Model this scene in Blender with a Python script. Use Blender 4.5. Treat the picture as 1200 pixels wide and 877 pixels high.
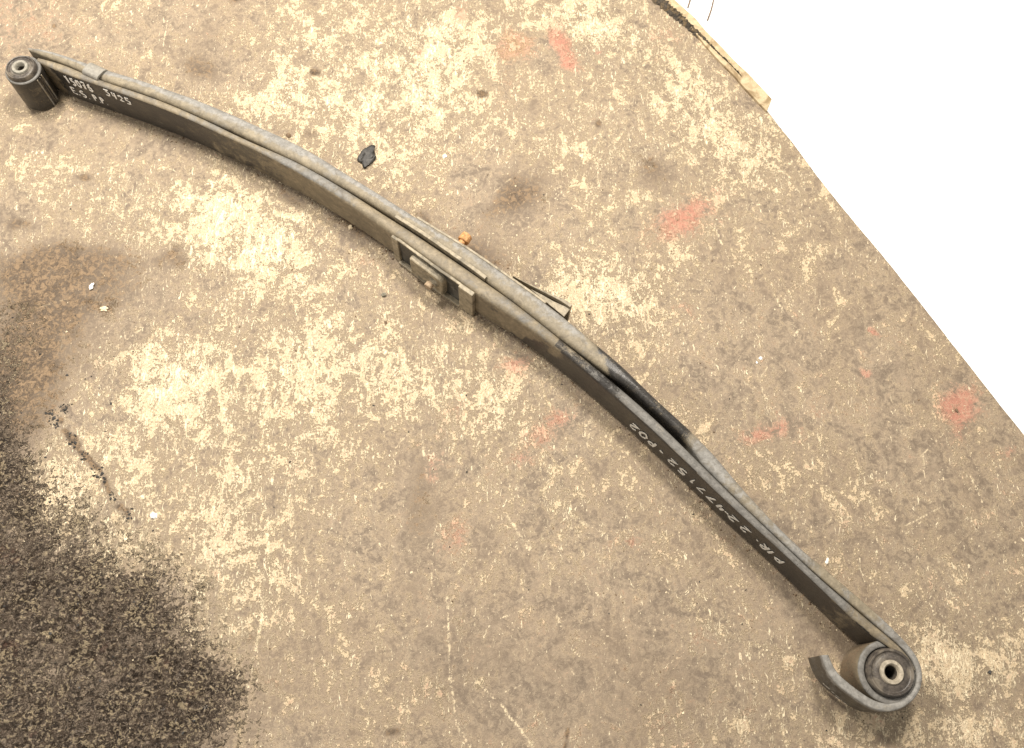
import bpy, bmesh, math, random
import numpy as np
from mathutils import Vector, Matrix, noise as mnoise

random.seed(7); RNG = np.random.default_rng(11)
for o in list(bpy.data.objects): bpy.data.objects.remove(o)
scene = bpy.context.scene
COL = scene.collection

# ---------------------------------------------------------------- camera
W0, H0, FPX, NADIR, CAM_H = 1200.0, 877.0, 1100.0, (565.0, 850.0), 1.27
_d = np.array([NADIR[0]-W0/2, -(NADIR[1]-H0/2), -FPX]); _d /= np.linalg.norm(_d)
_up = -_d
_X = np.array([1., 0, 0]) - _up*_up[0]; _X /= np.linalg.norm(_X)
_Y = np.cross(_up, _X)
RW = np.array([_X, _Y, _up])                      # world = RW @ cam
cam = bpy.data.cameras.new("camera"); camo = bpy.data.objects.new("camera", cam); COL.objects.link(camo)
M4 = Matrix.Identity(4)
for i in range(3):
    for j in range(3): M4[i][j] = RW[i][j]
M4.translation = (0, 0, CAM_H)
camo.matrix_world = M4
cam.sensor_width = 36; cam.lens = FPX/W0*36; cam.clip_start = .02; cam.clip_end = 200
scene.camera = camo

# ---------------------------------------------------------------- light, exposure
world = bpy.data.worlds.new("World"); scene.world = world; world.use_nodes = True
bg = world.node_tree.nodes["Background"]
bg.inputs[0].default_value = (1.0, .94, .86, 1); bg.inputs[1].default_value = .45
def area(name, loc, target, size, power, col):
    l = bpy.data.lights.new(name, 'AREA'); l.shape = 'DISK'; l.size = size; l.energy = power; l.color = col
    o = bpy.data.objects.new(name, l); COL.objects.link(o); o.location = loc
    o.rotation_euler = (Vector(target)-Vector(loc)).to_track_quat('-Z', 'Y').to_euler()
    return o
area("ceiling_lamp", (-.95, 1.35, 1.95), (-.5, .95, 0), .40, 57, (1.0, .925, .82))
area("ceiling_lamp", (.22, 1.25, 1.95), (.1, .8, 0), .40, 49, (1.0, .925, .82))
area('side_fill', (-1.55, .15, 1.35), (-.6, .2, 0), .35, 11, (1.0, .95, .88))  # unseen fill light added for relief and glints on the crust
scene.view_settings.view_transform = 'Standard'; scene.view_settings.look = 'None'
scene.view_settings.exposure = 0.0; scene.view_settings.gamma = 1
scene.render.engine = 'CYCLES'

# ---------------------------------------------------------------- helpers
def at(p, z=0.0):
    v = RW @ np.array([p[0]-W0/2, -(p[1]-H0/2), -FPX])
    t = (z-CAM_H)/v[2]
    return np.array([v[0]*t, v[1]*t, z])
def to_px(P):
    v = (P - np.array([0, 0, CAM_H])) @ RW        # rows: RW.T @ v
    return W0/2 + FPX*v[:, 0]/-v[:, 2], H0/2 - FPX*v[:, 1]/-v[:, 2]

def link(name, me, mat=None, parent=None, kind=None, label=None, cat=None, group=None):
    o = bpy.data.objects.new(name, me); COL.objects.link(o)
    if mat is not None: me.materials.append(mat)
    if parent is not None: o.parent = parent
    if kind: o['kind'] = kind
    if label: o['label'] = label
    if cat: o['category'] = cat
    if group: o['group'] = group
    return o
def mesh_from(name, verts, faces, smooth=True):
    me = bpy.data.meshes.new(name); me.from_pydata([tuple(map(float, v)) for v in verts], [], faces); me.update()
    bm = bmesh.new(); bm.from_mesh(me); bmesh.ops.recalc_face_normals(bm, faces=bm.faces); bm.to_mesh(me); bm.free()
    if smooth:
        me.polygons.foreach_set('use_smooth', [True]*len(me.polygons))
        try: me.set_sharp_from_angle(angle=math.radians(42))
        except Exception: pass
    return me

def resample(pts, n):
    pts = np.array(pts, float)
    # centripetal-ish: densify linear by arc length then smooth
    d = np.r_[0, np.cumsum(np.linalg.norm(np.diff(pts, axis=0), axis=1))]
    t = np.linspace(0, d[-1], n)
    return np.stack([np.interp(t, d, pts[:, k]) for k in range(pts.shape[1])], 1)
def smooth(pts, w):
    n = len(pts); k = np.exp(-.5*(np.arange(-3*w, 3*w+1)/w)**2); k /= k.sum()
    out = np.empty_like(pts)
    for c in range(pts.shape[1]):
        # pad by point reflection so that the ends keep their place and direction
        a = pts[:, c]; L = 3*w
        pre = 2*a[0]-a[1:L+1][::-1]; post = 2*a[-1]-a[-L-1:-1][::-1]
        out[:, c] = np.convolve(np.r_[pre, a, post], k, 'valid')
    return out
def plan(pxs, z, n=300, w=5):
    return smooth(resample([at(p, z)[:2] for p in pxs], n), w)
def nearest_on(poly, p):
    a = poly[:-1]; b = poly[1:]; ab = b-a
    t = np.clip(((p-a)*ab).sum(1)/((ab**2).sum(1)+1e-12), 0, 1)
    q = a+ab*t[:, None]; i = np.argmin(((q-p)**2).sum(1)); return q[i]

# ---------------------------------------------------------------- node helpers
class NT:
    def __init__(s, name):
        s.m = bpy.data.materials.new(name); s.m.use_nodes = True; s.t = s.m.node_tree; s.n = s.t.nodes
        s.b = s.n['Principled BSDF']; s.tc = s.n.new('ShaderNodeTexCoord').outputs['Object']
    def put(s, sock, v):
        if isinstance(v, bpy.types.NodeSocket): s.t.links.new(v, sock)
        elif isinstance(v, (tuple, list)):
            sock.default_value = tuple(v)+((1,) if len(v) == 3 and sock.type == 'RGBA' else ())
        else: sock.default_value = v
    def noise(s, scale, detail=4, rough=.6, dist=0, vec=None, lac=2.0):
        n = s.n.new('ShaderNodeTexNoise'); s.put(n.inputs['Vector'], vec if vec is not None else s.tc)
        n.inputs['Scale'].default_value = scale; n.inputs['Detail'].default_value = detail
        n.inputs['Roughness'].default_value = rough; n.inputs['Distortion'].default_value = dist
        return n.outputs['Fac']
    def vor(s, scale, vec=None, feature='F1'):
        n = s.n.new('ShaderNodeTexVoronoi'); s.put(n.inputs['Vector'], vec if vec is not None else s.tc)
        n.feature = feature; n.inputs['Scale'].default_value = scale; return n.outputs['Distance']
    def mapv(s, scale=(1, 1, 1), rot=(0, 0, 0), loc=(0, 0, 0)):
        n = s.n.new('ShaderNodeMapping'); s.put(n.inputs['Vector'], s.tc)
        n.inputs['Scale'].default_value = scale; n.inputs['Rotation'].default_value = rot; n.inputs['Location'].default_value = loc
        return n.outputs[0]
    def math(s, op, a, b=0., clamp=False):
        n = s.n.new('ShaderNodeMath'); n.operation = op; n.use_clamp = clamp
        s.put(n.inputs[0], a); s.put(n.inputs[1], b); return n.outputs[0]
    def ramp(s, v, lo, hi, smooth=True, a=0., b=1.):
        n = s.n.new('ShaderNodeMapRange'); n.interpolation_type = 'SMOOTHSTEP' if smooth else 'LINEAR'
        s.put(n.inputs['Value'], v); s.put(n.inputs['From Min'], lo); s.put(n.inputs['From Max'], hi)
        s.put(n.inputs['To Min'], a); s.put(n.inputs['To Max'], b); return n.outputs[0]
    def mix(s, f, a, b):
        n = s.n.new('ShaderNodeMix'); n.data_type = 'RGBA'
        s.put(n.inputs[0], f); s.put(n.inputs[6], a); s.put(n.inputs[7], b); return n.outputs[2]
    def attr(s, name):
        n = s.n.new('ShaderNodeAttribute'); n.attribute_name = name; return n.outputs['Fac']
    def sum(s, *terms):
        r = None
        for k, v in terms:
            t = s.math('MULTIPLY', v, k) if v is not None else k
            r = t if r is None else s.math('ADD', r, t)
        return r
    def bump(s, h, dist, strength=1.):
        n = s.n.new('ShaderNodeBump'); n.inputs['Distance'].default_value = dist
        s.put(n.inputs['Strength'], strength); s.put(n.inputs['Height'], h); s.t.links.new(n.outputs[0], s.b.inputs['Normal'])
    def done(s, col=None, rough=None, metal=None, spec=None):
        if col is not None: s.put(s.b.inputs['Base Color'], col)
        if rough is not None: s.put(s.b.inputs['Roughness'], rough)
        if metal is not None: s.put(s.b.inputs['Metallic'], metal)
        if spec is not None: s.put(s.b.inputs['Specular IOR Level'], spec)
        return s.m

# ---------------------------------------------------------------- floor material
def floor_material():
    m = NT('worn_dusty_concrete')
    C, D, R, Wt, S, K = (m.attr(x) for x in ('cream', 'dark', 'red', 'rough', 'streak', 'tint'))
    big = m.noise(7, 4, .6, .5)
    mid = m.noise(24, 5, .72, .9)
    mid2 = m.noise(44, 4, .74, 1.2, m.mapv((1, .55, 1), (0, 0, .5), (5, 2, 0)))
    fine = m.noise(120, 4, .78, .6)
    tiny = m.noise(380, 4, .75, .3)
    grain = m.noise(1100, 2, .6)
    def zs(*t):                                    # sum of attributes and zero-centred noises
        r = None
        for k, v, c in t:
            q = m.math('MULTIPLY', m.math('SUBTRACT', v, c), k); r = q if r is None else m.math('ADD', r, q)
        return r
    # base coat: brown grey smooth concrete
    base = m.mix(m.ramp(mid, .38, .62), (.165, .127, .093), (.292, .226, .162))
    base = m.mix(m.ramp(fine, .40, .66, a=0, b=.75), base, (.345, .275, .195))
    base = m.mix(m.ramp(big, .40, .62, a=0, b=.45), base, (.235, .176, .122))
    base = m.mix(m.ramp(m.noise(75, 5, .7, .4, m.mapv(loc=(2, 7, 0))), .54, .70, a=0, b=.28), base, (.17, .127, .085))
    dust = m.mix(m.ramp(tiny, .38, .62), (.43, .33, .215), (.76, .63, .445))
    dust = m.mix(m.ramp(mid2, .40, .62, a=0, b=.5), dust, (.58, .45, .275))
    v = zs((1.0, C, 0), (1.1, big, .5), (2.2, mid, .5), (2.2, mid2, .5), (2.0, fine, .5), (1.4, tiny, .5))
    v = m.math('SUBTRACT', v, m.math('MULTIPLY', D, .5))
    crust = m.ramp(v, .22, .46)
    veil = m.ramp(v, -.25, .45, a=0, b=.72)
    col = m.mix(veil, base, m.mix(m.ramp(mid2, .4, .6), (.35, .27, .175), (.46, .36, .24)))
    col = m.mix(m.math('MULTIPLY', crust, .80), col, dust)
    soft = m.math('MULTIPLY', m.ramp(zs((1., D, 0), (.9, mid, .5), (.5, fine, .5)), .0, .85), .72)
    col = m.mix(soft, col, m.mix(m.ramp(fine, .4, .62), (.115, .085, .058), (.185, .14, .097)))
    # thin scattered flecks in every direction
    fls = []
    for rot, loc, sc in ((.7, (0, 0, 0), 150), (-.9, (3, 1, 0), 170), (.05, (6, 2, 0), 130), (1.7, (1, 8, 0), 230)):
        f = m.noise(sc, 3, .8, 1.6, m.mapv((1, .3, 1), (0, 0, rot), loc))
        fls.append(m.ramp(zs((1., f, .5), (.12, C, 0), (.22, mid, .5)), .135, .175))
    fl = m.math('MAXIMUM', m.math('MAXIMUM', fls[0], fls[1]), m.math('MAXIMUM', fls[2], fls[3]))
    fl = m.math('MULTIPLY', fl, m.ramp(D, .1, .6, a=1, b=.25))
    col = m.mix(m.math('MULTIPLY', fl, .80), col, (.82, .70, .49))
    # dragged streaks of dust
    sv = m.ramp(zs((.92, S, 0), (1.7, fine, .5), (1.4, tiny, .5), (1.5, mid2, .5)), .30, .56)
    sv = m.math('MULTIPLY', sv, m.ramp(S, .1, .35))
    col = m.mix(m.math('MULTIPLY', sv, .72), col, (.74, .62, .42))
    # red and orange paint remains
    rv = m.ramp(zs((1., R, 0), (1.4, mid, .5), (1.5, fine, .5), (.6, tiny, .5)), .16, .58)
    redc = m.mix(m.ramp(K, .3, .7), (.46, .175, .125), (.38, .225, .125))
    redc = m.mix(m.ramp(fine, .44, .62), redc, (.52, .30, .21))
    col = m.mix(m.math('MULTIPLY', rv, .66), col, redc)
    # oil and dirt, and the shade painted beside the spring
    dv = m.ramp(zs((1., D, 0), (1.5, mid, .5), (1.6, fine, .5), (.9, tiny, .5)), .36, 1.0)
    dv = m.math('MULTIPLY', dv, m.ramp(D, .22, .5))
    grime_shade = m.mix(m.ramp(fine, .42, .6), (.066, .045, .028), (.23, .155, .088))
    col = m.mix(m.math('MULTIPLY', dv, .90), col, grime_shade)
    # pitted sticky crust
    lump = m.noise(62, 4, .74, .8)
    lump2 = m.noise(190, 3, .72, .6)
    wv = m.ramp(zs((1., Wt, 0), (1.7, mid, .5), (2.0, fine, .5), (1.6, lump2, .5), (1.0, tiny, .5)), .27, .46)
    wv = m.math('MULTIPLY', wv, m.ramp(Wt, .05, .16))
    wc = m.mix(m.ramp(lump2, .44, .60), (.050, .037, .028), (.37, .29, .215))
    wc = m.mix(m.ramp(lump, .42, .6, a=0, b=.45), wc, (.24, .18, .132))
    wc = m.mix(m.ramp(zs((1.3, mid, .5), (1.6, lump2, .5), (1., tiny, .5)), .13, .26), wc, (.60, .48, .31))
    wc = m.mix(m.ramp(m.noise(17, 5, .75), .60, .68, a=0, b=.30), wc, (.36, .20, .15))
    col = m.mix(wv, col, wc)
    # black pits and specks
    pits = m.ramp(m.noise(120, 3, .6, .4, m.mapv(loc=(9, 4, 0))), .225, .20)
    col = m.mix(m.math('MULTIPLY', pits, .7), col, (.10, .072, .05))
    rough = m.mix(wv, (.62, .62, .62), m.mix(m.ramp(lump2, .4, .6), (.08, .08, .08), (.30, .30, .30)))
    h = m.sum((.35, crust), (.3, fine), (.35, tiny), (.12, grain), (.25, fl))
    hw = m.math('MULTIPLY', zs((18., lump, .5), (13., lump2, .5), (2.5, tiny, .5)), wv)
    m.bump(m.math('ADD', h, m.math('MULTIPLY', hw, 1.1)), .0022, 1.0)
    return m.done(col, rough, spec=m.math('ADD', .35, m.math('MULTIPLY', wv, .55)))

def edge_row(y):
    return float(np.interp(y, EY, EX))
# floor outline towards the white backdrop, traced edge unprojected on the floor plane
EDGE = [(640, -110), (770, -3), (800, 24), (836, 60), (866, 92), (898, 128), (930, 168), (958, 206), (985, 240), (1045, 312), (1100, 382), (1150, 446), (1200, 509), (1330, 690)]
_e = np.array([at(p)[:2] for p in EDGE])
_e = np.vstack([_e[0]+(_e[0]-_e[1])*9, _e, _e[-1]+(_e[-1]-_e[-2])*4])
_o = np.argsort(_e[:, 1]); EY, EX = _e[_o, 1], _e[_o, 0]

def blobs(px, py, L):
    out = np.zeros_like(px)
    for b in L:
        cx, cy, rx, ry, ang, s = b
        c, sn = math.cos(math.radians(ang)), math.sin(math.radians(ang))
        dx, dy = px-cx, py-cy
        u = (dx*c+dy*sn)/rx; v = (-dx*sn+dy*c)/ry
        out += s*np.exp(-(u*u+v*v)*1.1)
    return out
def segs(px, py, L):
    out = np.zeros_like(px)
    for s in L:
        w, a, pts = s[0], s[1], s[2:]
        for (x0, y0), (x1, y1) in zip(pts[:-1], pts[1:]):
            lo = (px > min(x0, x1)-25) & (px < max(x0, x1)+25) & (py > min(y0, y1)-25) & (py < max(y0, y1)+25)
            X, Y = px[lo], py[lo]; dx, dy = x1-x0, y1-y0
            t = np.clip(((X-x0)*dx+(Y-y0)*dy)/(dx*dx+dy*dy+1e-9), 0, 1)
            d = np.hypot(X-x0-t*dx, Y-y0-t*dy)
            out[lo] = np.maximum(out[lo], a*np.exp(-(d/w)**2))
    return out
def vnoise(x, y, scale, seed):
    r = np.random.default_rng(seed); n = 256; g = r.random((n, n))
    X, Y = x*scale, y*scale; i, j = np.floor(X).astype(int), np.floor(Y).astype(int)
    fx, fy = X-i, Y-j; fx = fx*fx*(3-2*fx); fy = fy*fy*(3-2*fy)
    a = g[i % n, j % n]; b = g[(i+1) % n, j % n]; c = g[i % n, (j+1) % n]; d = g[(i+1) % n, (j+1) % n]
    return (a*(1-fx)+b*fx)*(1-fy)+(c*(1-fx)+d*fx)*fy

CREAM = [(800, 700, 26, 8, 30, .32), (850, 735, 26, 10, 30, .36), (900, 765, 26, 10, 25, .38), (936, 772, 14, 16, 0, .3), (815, 775, 10, 30, -30, .28), (872, 852, 14, 12, 0, .3), (1110, 765, 55, 22, 35, .25), (1130, 860, 55, 16, 0, .25), (1060, 700, 12, 9, 0, .3), (1010, 560, 16, 10, 0, .2), (965, 520, 10, 16, 0, .25), (995, 445, 10, 8, 0, .2), (640, 830, 14, 26, 35, .22), (540, 740, 14, 40, 0, .22), (520, 800, 30, 20, 0, .2), (560, 800, 10, 26, -40, .25), (60, 560, 55, 40, 0, .25), (110, 640, 60, 40, 30, .28), (430, 90, 150, 70, 20, .30), (520, 30, 60, 40, 0, .35), (705, 30, 60, 35, 20, .45), (790, 95, 70, 40, 35, .3),
         (690, 350, 90, 50, 10, .50), (290, 270, 120, 60, 15, .45), (120, 230, 140, 40, 10, .12), (190, 450, 90, 60, -30, .38), (130, 590, 90, 60, 20, .25),
         (300, 480, 130, 110, 0, .22), (450, 430, 120, 60, 20, .28), (590, 470, 60, 60, 0, .22), (880, 180, 70, 60, 40, .25), (700, 180, 120, 80, 0, .15),
         (340, 130, 120, 40, 20, .2), (1130, 790, 90, 45, -20, .24), (950, 850, 110, 20, 0, .2), (650, 590, 50, 30, 45, .2), (830, 714, 22, 16, 30, .35),
         (250, 720, 60, 90, 20, .28), (520, 700, 160, 160, 0, -.10), (700, 780, 180, 120, 0, -.18), (1000, 420, 160, 110, 40, -.16), (1130, 560, 90, 90, 0, -.12),
         (880, 610, 200, 90, 45, -.04), (250, 40, 60, 45, 0, -.2), (600, 230, 60, 50, 30, -.22), (860, 740, 120, 60, 0, -.1), (545, 295, 40, 20, 20, -.2),
         (360, 820, 90, 70, 0, -.08), (60, 60, 90, 60, 0, -.1), (150, 170, 120, 30, 15, -.12), (1000, 700, 70, 50, 0, -.1), (640, 845, 90, 50, 0, -.12),
         (505, 100, 40, 40, 0, .15), (640, 120, 50, 60, 0, -.1), (300, 620, 60, 80, 0, .15), (60, 250, 70, 30, 0, -.05), (480, 560, 18, 60, 0, -.15)]
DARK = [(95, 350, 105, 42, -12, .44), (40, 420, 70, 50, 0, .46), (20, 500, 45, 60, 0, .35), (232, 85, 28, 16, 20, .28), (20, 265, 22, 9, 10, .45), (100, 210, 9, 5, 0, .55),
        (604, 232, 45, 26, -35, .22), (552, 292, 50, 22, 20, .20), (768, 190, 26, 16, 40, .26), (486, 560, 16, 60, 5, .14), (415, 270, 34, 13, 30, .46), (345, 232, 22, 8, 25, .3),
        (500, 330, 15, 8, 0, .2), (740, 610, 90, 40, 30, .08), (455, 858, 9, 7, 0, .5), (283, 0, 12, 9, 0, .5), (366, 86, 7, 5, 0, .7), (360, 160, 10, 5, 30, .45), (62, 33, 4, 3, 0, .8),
        (985, 742, 30, 20, 40, .22), (205, 300, 18, 14, 0, .35), (120, 300, 80, 22, 0, .2), (160, 395, 60, 14, -30, .16), (697, 145, 6, 5, 0, .6), (560, 110, 5, 5, 0, .6),  # first blob paints the spring's shadow left of the right eye
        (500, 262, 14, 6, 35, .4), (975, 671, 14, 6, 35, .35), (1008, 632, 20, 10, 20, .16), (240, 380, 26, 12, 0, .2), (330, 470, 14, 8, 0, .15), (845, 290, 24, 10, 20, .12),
        (880, 400, 90, 40, 30, .06), (600, 760, 120, 70, 20, .05), (250, 690, 16, 20, 0, .12), (300, 750, 14, 14, 0, .2), (265, 40, 50, 40, 0, .08), (410, 410, 12, 8, 0, .2)]
RED = [(600, 55, 22, 14, 15, .85), (538, 10, 9, 8, -40, .5), (662, 50, 11, 14, 0, .80), (668, 74, 9, 11, 0, .7), (700, 62, 6, 3, 0, .5), (800, 252, 34, 18, -25, .66), (793, 262, 20, 16, 0, .25),
       (1124, 474, 18, 24, -20, .92), (1026, 394, 5, 3, 0, .7), (1013, 440, 4, 5, 0, .75), (890, 508, 24, 9, -10, .42), (915, 500, 30, 18, -10, .25), (607, 428, 16, 14, 0, .5), (652, 500, 34, 14, -30, .5), (616, 541, 12, 10, 0, .34),
       (533, 622, 9, 20, 20, .34), (735, 630, 30, 8, -30, .2), (20, 25, 70, 55, 0, .2), (493, 58, 6, 4, 0, .5), (168, 786, 10, 10, 0, .3), (590, 100, 14, 18, 0, .22), (780, 45, 18, 9, 0, .3), (768, 68, 10, 6, 0, .4),
       (510, 550, 10, 20, 0, .3), (430, 310, 10, 8, 0, .2), (545, 480, 26, 14, 0, .2), (800, 360, 16, 10, 0, .25), (520, 320, 14, 10, 0, .2), (1180, 530, 14, 8, 0, .35)]
ROUGHP = [(120, 690, 55, 55, 0, .22), (15, 590, 45, 60, 0, .3), (240, 820, 40, 40, 0, .25), (90, 610, 60, 50, 0, .22), (190, 700, 50, 60, 50, .22), (0, 470, 26, 60, 0, .35), (200, 840, 70, 60, 0, .35), (70, 700, 60, 60, 0, .2), (40, 760, 110, 110, 0, .75), (130, 830, 110, 90, 15, .65), (10, 650, 40, 70, 0, .45), (0, 540, 38, 60, 0, .45), (170, 720, 45, 50, 50, .26), (215, 790, 45, 60, 40, .40), (270, 800, 28, 30, 0, .2), (10, 380, 60, 40, 0, .15), (30, 880, 200, 60, 0, .4)]
STREAK = [(3, .9, (233, 455), (237, 500), (240, 560), (238, 625)), (2, .7, (250, 305), (262, 350), (274, 400)), (3, .8, (283, 425), (292, 470), (308, 485)), (2, .8, (325, 410), (321, 460)),
          (3, .9, (314, 600), (314, 680), (306, 730), (298, 770)), (3, .8, (232, 660), (242, 715), (255, 790)), (3, .8, (490, 480), (500, 560)), (3, .85, (524, 700), (527, 790), (535, 850), (552, 877)),
          (3, .8, (555, 795), (590, 830), (625, 875)), (3, .7, (646, 700), (658, 738)), (4, .75, (595, 605), (620, 645)), (4, .7, (660, 600), (708, 625)), (3, .6, (765, 775), (790, 860)),
          (2.5, .6, (818, 340), (832, 400), (838, 440)), (2.5, .6, (965, 250), (982, 285), (976, 320)), (2.5, .6, (982, 285), (998, 325)), (1.6, .95, (196, 22), (191, 55)), (2, .6, (340, 65), (390, 40)),
          (2.5, .6, (645, 195), (665, 240)), (2.5, .6, (720, 150), (690, 170)), (3, .6, (1000, 40), (1010, 60)), (2, .7, (365, 770), (385, 860)), (2, .6, (345, 740), (375, 700)), (2.5, .6, (380, 470), (395, 540)),
          (2, .6, (610, 15), (650, 0)), (2, .5, (630, 140), (570, 170)), (3, .5, (180, 375), (130, 410)), (2.5, .6, (640, 640), (646, 690)), (2, .6, (735, 700), (770, 740)), (3, .55, (800, 680), (850, 730)), (2.5, .5, (340, 560), (345, 620)),
          (2, .6, (150, 330), (205, 300)), (3, .6, (950, 470), (965, 540)), (2.5, .5, (560, 700), (575, 640)), (3, .5, (700, 640), (720, 690)), (2.5, .5, (440, 740), (460, 790)), (2, .5, (200, 700), (240, 690)),
          (2, .5, (700, 160), (780, 205)), (2, .5, (480, 130), (510, 170)), (2.5, .5, (120, 180), (170, 220)), (2, .6, (150, 225), (190, 262)), (3, .6, (270, 590), (250, 640)), (3, .5, (410, 610), (405, 680)),
          (2, .6, (840, 480), (870, 530)), (2.2, .6, (800, 100), (770, 140)), (2.2, .6, (860, 60), (830, 80)), (2.2, .5, (930, 190), (960, 260))]
DLINE = [(4.5, .95, (52, 480), (68, 500), (85, 522), (100, 540), (128, 568), (165, 612)), (5, .8, (78, 505), (92, 532)), (3.5, .55, (52, 490), (75, 478)), (2.5, .6, (660, 877), (672, 850)), (1.6, .5, (750, 850), (756, 830))]
_rs = random.Random(77)
STREAK = [(q[0]*.62, q[1]*.68)+q[2:] for q in STREAK]
for _ in range(650):
    x, y = _rs.uniform(0, 1180), _rs.uniform(0, 877); L = 8+60*_rs.random()**2.5
    a = math.radians(_rs.choice((90, 80, 95, 60, 120, 45, -30, 35, 140, 72))+_rs.gauss(0, 12)); bend = _rs.gauss(0, .08)
    p0 = (x, y); p1 = (x+math.cos(a)*L*.5, y+math.sin(a)*L*.5); p2 = (p1[0]+math.cos(a+bend)*L*.5, p1[1]+math.sin(a+bend)*L*.5)
    STREAK.append((_rs.uniform(.8, 1.5), _rs.uniform(.2, .58), p0, p1, p2))
RED = [(a, b, c*1.3, d*1.3, e, f*.92) for a, b, c, d, e, f in RED]
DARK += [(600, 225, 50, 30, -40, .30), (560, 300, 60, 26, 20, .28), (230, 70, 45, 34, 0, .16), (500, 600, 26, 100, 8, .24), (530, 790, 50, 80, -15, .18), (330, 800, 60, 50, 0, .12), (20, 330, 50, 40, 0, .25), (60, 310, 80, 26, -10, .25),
         (740, 840, 180, 70, 10, .13), (820, 780, 130, 70, 20, .12), (1060, 620, 60, 40, 0, .10), (160, 150, 90, 18, 18, .10), (670, 445, 60, 14, 42, .16), (870, 650, 90, 16, 43, .22), (300, 210, 60, 10, 28, .14), (640, 380, 40, 10, 40, .1), (10, 450, 40, 60, 0, .3), (770, 205, 34, 22, 40, .15), (860, 330, 60, 40, 30, .08)]  # long narrow blobs: contact stains with the spring's soft shadow painted in
def build_floor():
    step = .0026
    xs = np.r_[np.arange(-6, -1.2, .3), np.arange(-1.2, -.93, .02), np.arange(-.93, 1.02, step), np.arange(1.02, 1.4, .02), np.arange(1.4, 4, .3)]
    ys = np.r_[np.arange(-5, -.5, .3), np.arange(-.5, -.09, .02), np.arange(-.09, 1.22, step), np.arange(1.22, 1.6, .02), np.arange(1.6, 5, .3)]
    nx, ny = len(xs), len(ys)
    X, Y = np.meshgrid(xs, ys)                     # ny, nx
    E = np.interp(ys, EY, EX) + (vnoise(ys, ys*0, 60, 3)-.5)*.0005
    idx = np.arange(nx*ny).reshape(ny, nx)
    for j in range(ny):
        k = int(np.searchsorted(xs, E[j]))
        if k < nx: X[j, k:] = E[j]; idx[j, k:] = idx[j, k]
    x, y = X.ravel(), Y.ravel()
    px, py = to_px(np.stack([x, y, np.zeros_like(x)], 1))
    # far points behind the camera plane never matter
    warp = 7.0
    wx = px+warp*2*(vnoise(x, y, 30, 5)-.5)+10*(vnoise(x, y, 9, 6)-.5); wy = py+warp*2*(vnoise(x, y, 30, 7)-.5)+10*(vnoise(x, y, 9, 8)-.5)
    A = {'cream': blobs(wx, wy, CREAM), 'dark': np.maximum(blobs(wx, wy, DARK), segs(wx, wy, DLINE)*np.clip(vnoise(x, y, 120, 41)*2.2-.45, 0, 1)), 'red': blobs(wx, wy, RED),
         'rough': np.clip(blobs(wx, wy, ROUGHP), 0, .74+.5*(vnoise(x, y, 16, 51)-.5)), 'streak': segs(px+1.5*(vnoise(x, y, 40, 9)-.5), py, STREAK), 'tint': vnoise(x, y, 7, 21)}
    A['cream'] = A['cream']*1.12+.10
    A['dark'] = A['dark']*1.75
    A['tint'] = np.where((np.abs(px-600) < 40) & (np.abs(py-55) < 40), .9, .1) + 0*x
    Wt = np.clip((A['rough']-.25)*2, 0, 1)
    z = Wt*(.0065*(vnoise(x, y, 75, 31)-.5)+.0045*(vnoise(x, y, 160, 32)-.5)+.004*(vnoise(x, y, 26, 35)-.5)) + .0007*(vnoise(x, y, 28, 33)-.5)+.0005*(vnoise(x, y, 130, 34)-.5)
    z = z-.0012
    a, b, c, d = idx[:-1, :-1].ravel(), idx[:-1, 1:].ravel(), idx[1:, 1:].ravel(), idx[1:, :-1].ravel()
    T = np.vstack([np.stack([a, b, c], 1), np.stack([a, c, d], 1)])
    T = T[(T[:, 0] != T[:, 1]) & (T[:, 1] != T[:, 2]) & (T[:, 0] != T[:, 2])]
    # skirt along the broken edge
    ev = [int(idx[j, -1]) for j in range(ny) if E[j] < xs[-1]-1e-6]
    nb = len(x); sk = []
    for q in range(len(ev)-1): sk += [(ev[q], nb+q, nb+q+1), (ev[q], nb+q+1, ev[q+1])]
    x2 = np.r_[x, x[ev]-.001]; y2 = np.r_[y, y[ev]]; z2 = np.r_[z, np.full(len(ev), -.03)]
    T = np.vstack([T, np.array(sk)])
    used = np.unique(T); remap = np.zeros(len(x2), int); remap[used] = np.arange(len(used)); T = remap[T]
    me = bpy.data.meshes.new('floor'); nv = len(used)
    me.vertices.add(nv); me.vertices.foreach_set('co', np.stack([x2, y2, z2], 1)[used].astype('f').ravel())
    me.loops.add(T.size); me.loops.foreach_set('vertex_index', T.ravel().astype('i'))
    me.polygons.add(len(T)); me.polygons.foreach_set('loop_start', np.arange(0, T.size, 3, dtype='i'))
    me.update(calc_edges=True)
    me.polygons.foreach_set('use_smooth', np.ones(len(T), bool))
    for k, v in A.items():
        v = np.r_[v, v[ev]][used].astype('f')
        at_ = me.attributes.new(k, 'FLOAT', 'POINT'); at_.data.foreach_set('value', v)
    return link('floor', me, floor_material(), kind='structure')
floor = build_floor()

# white plane for the blank cut-out background beyond the floor edge
m = NT('white_blank'); WHITE = m.done(m.mix(m.ramp(m.noise(30, 5, .6), .3, .7), (.93, .93, .93), (.97, .97, .97)), .6, spec=.2)
def ground():
    v = [(-8, -7, -.03), (9, -7, -.03), (9, 9, -.03), (-8, 9, -.03)]
    return link('white_backdrop', mesh_from('white_backdrop', v, [(0, 1, 2, 3)], False), WHITE, kind='structure')
ground()

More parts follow.
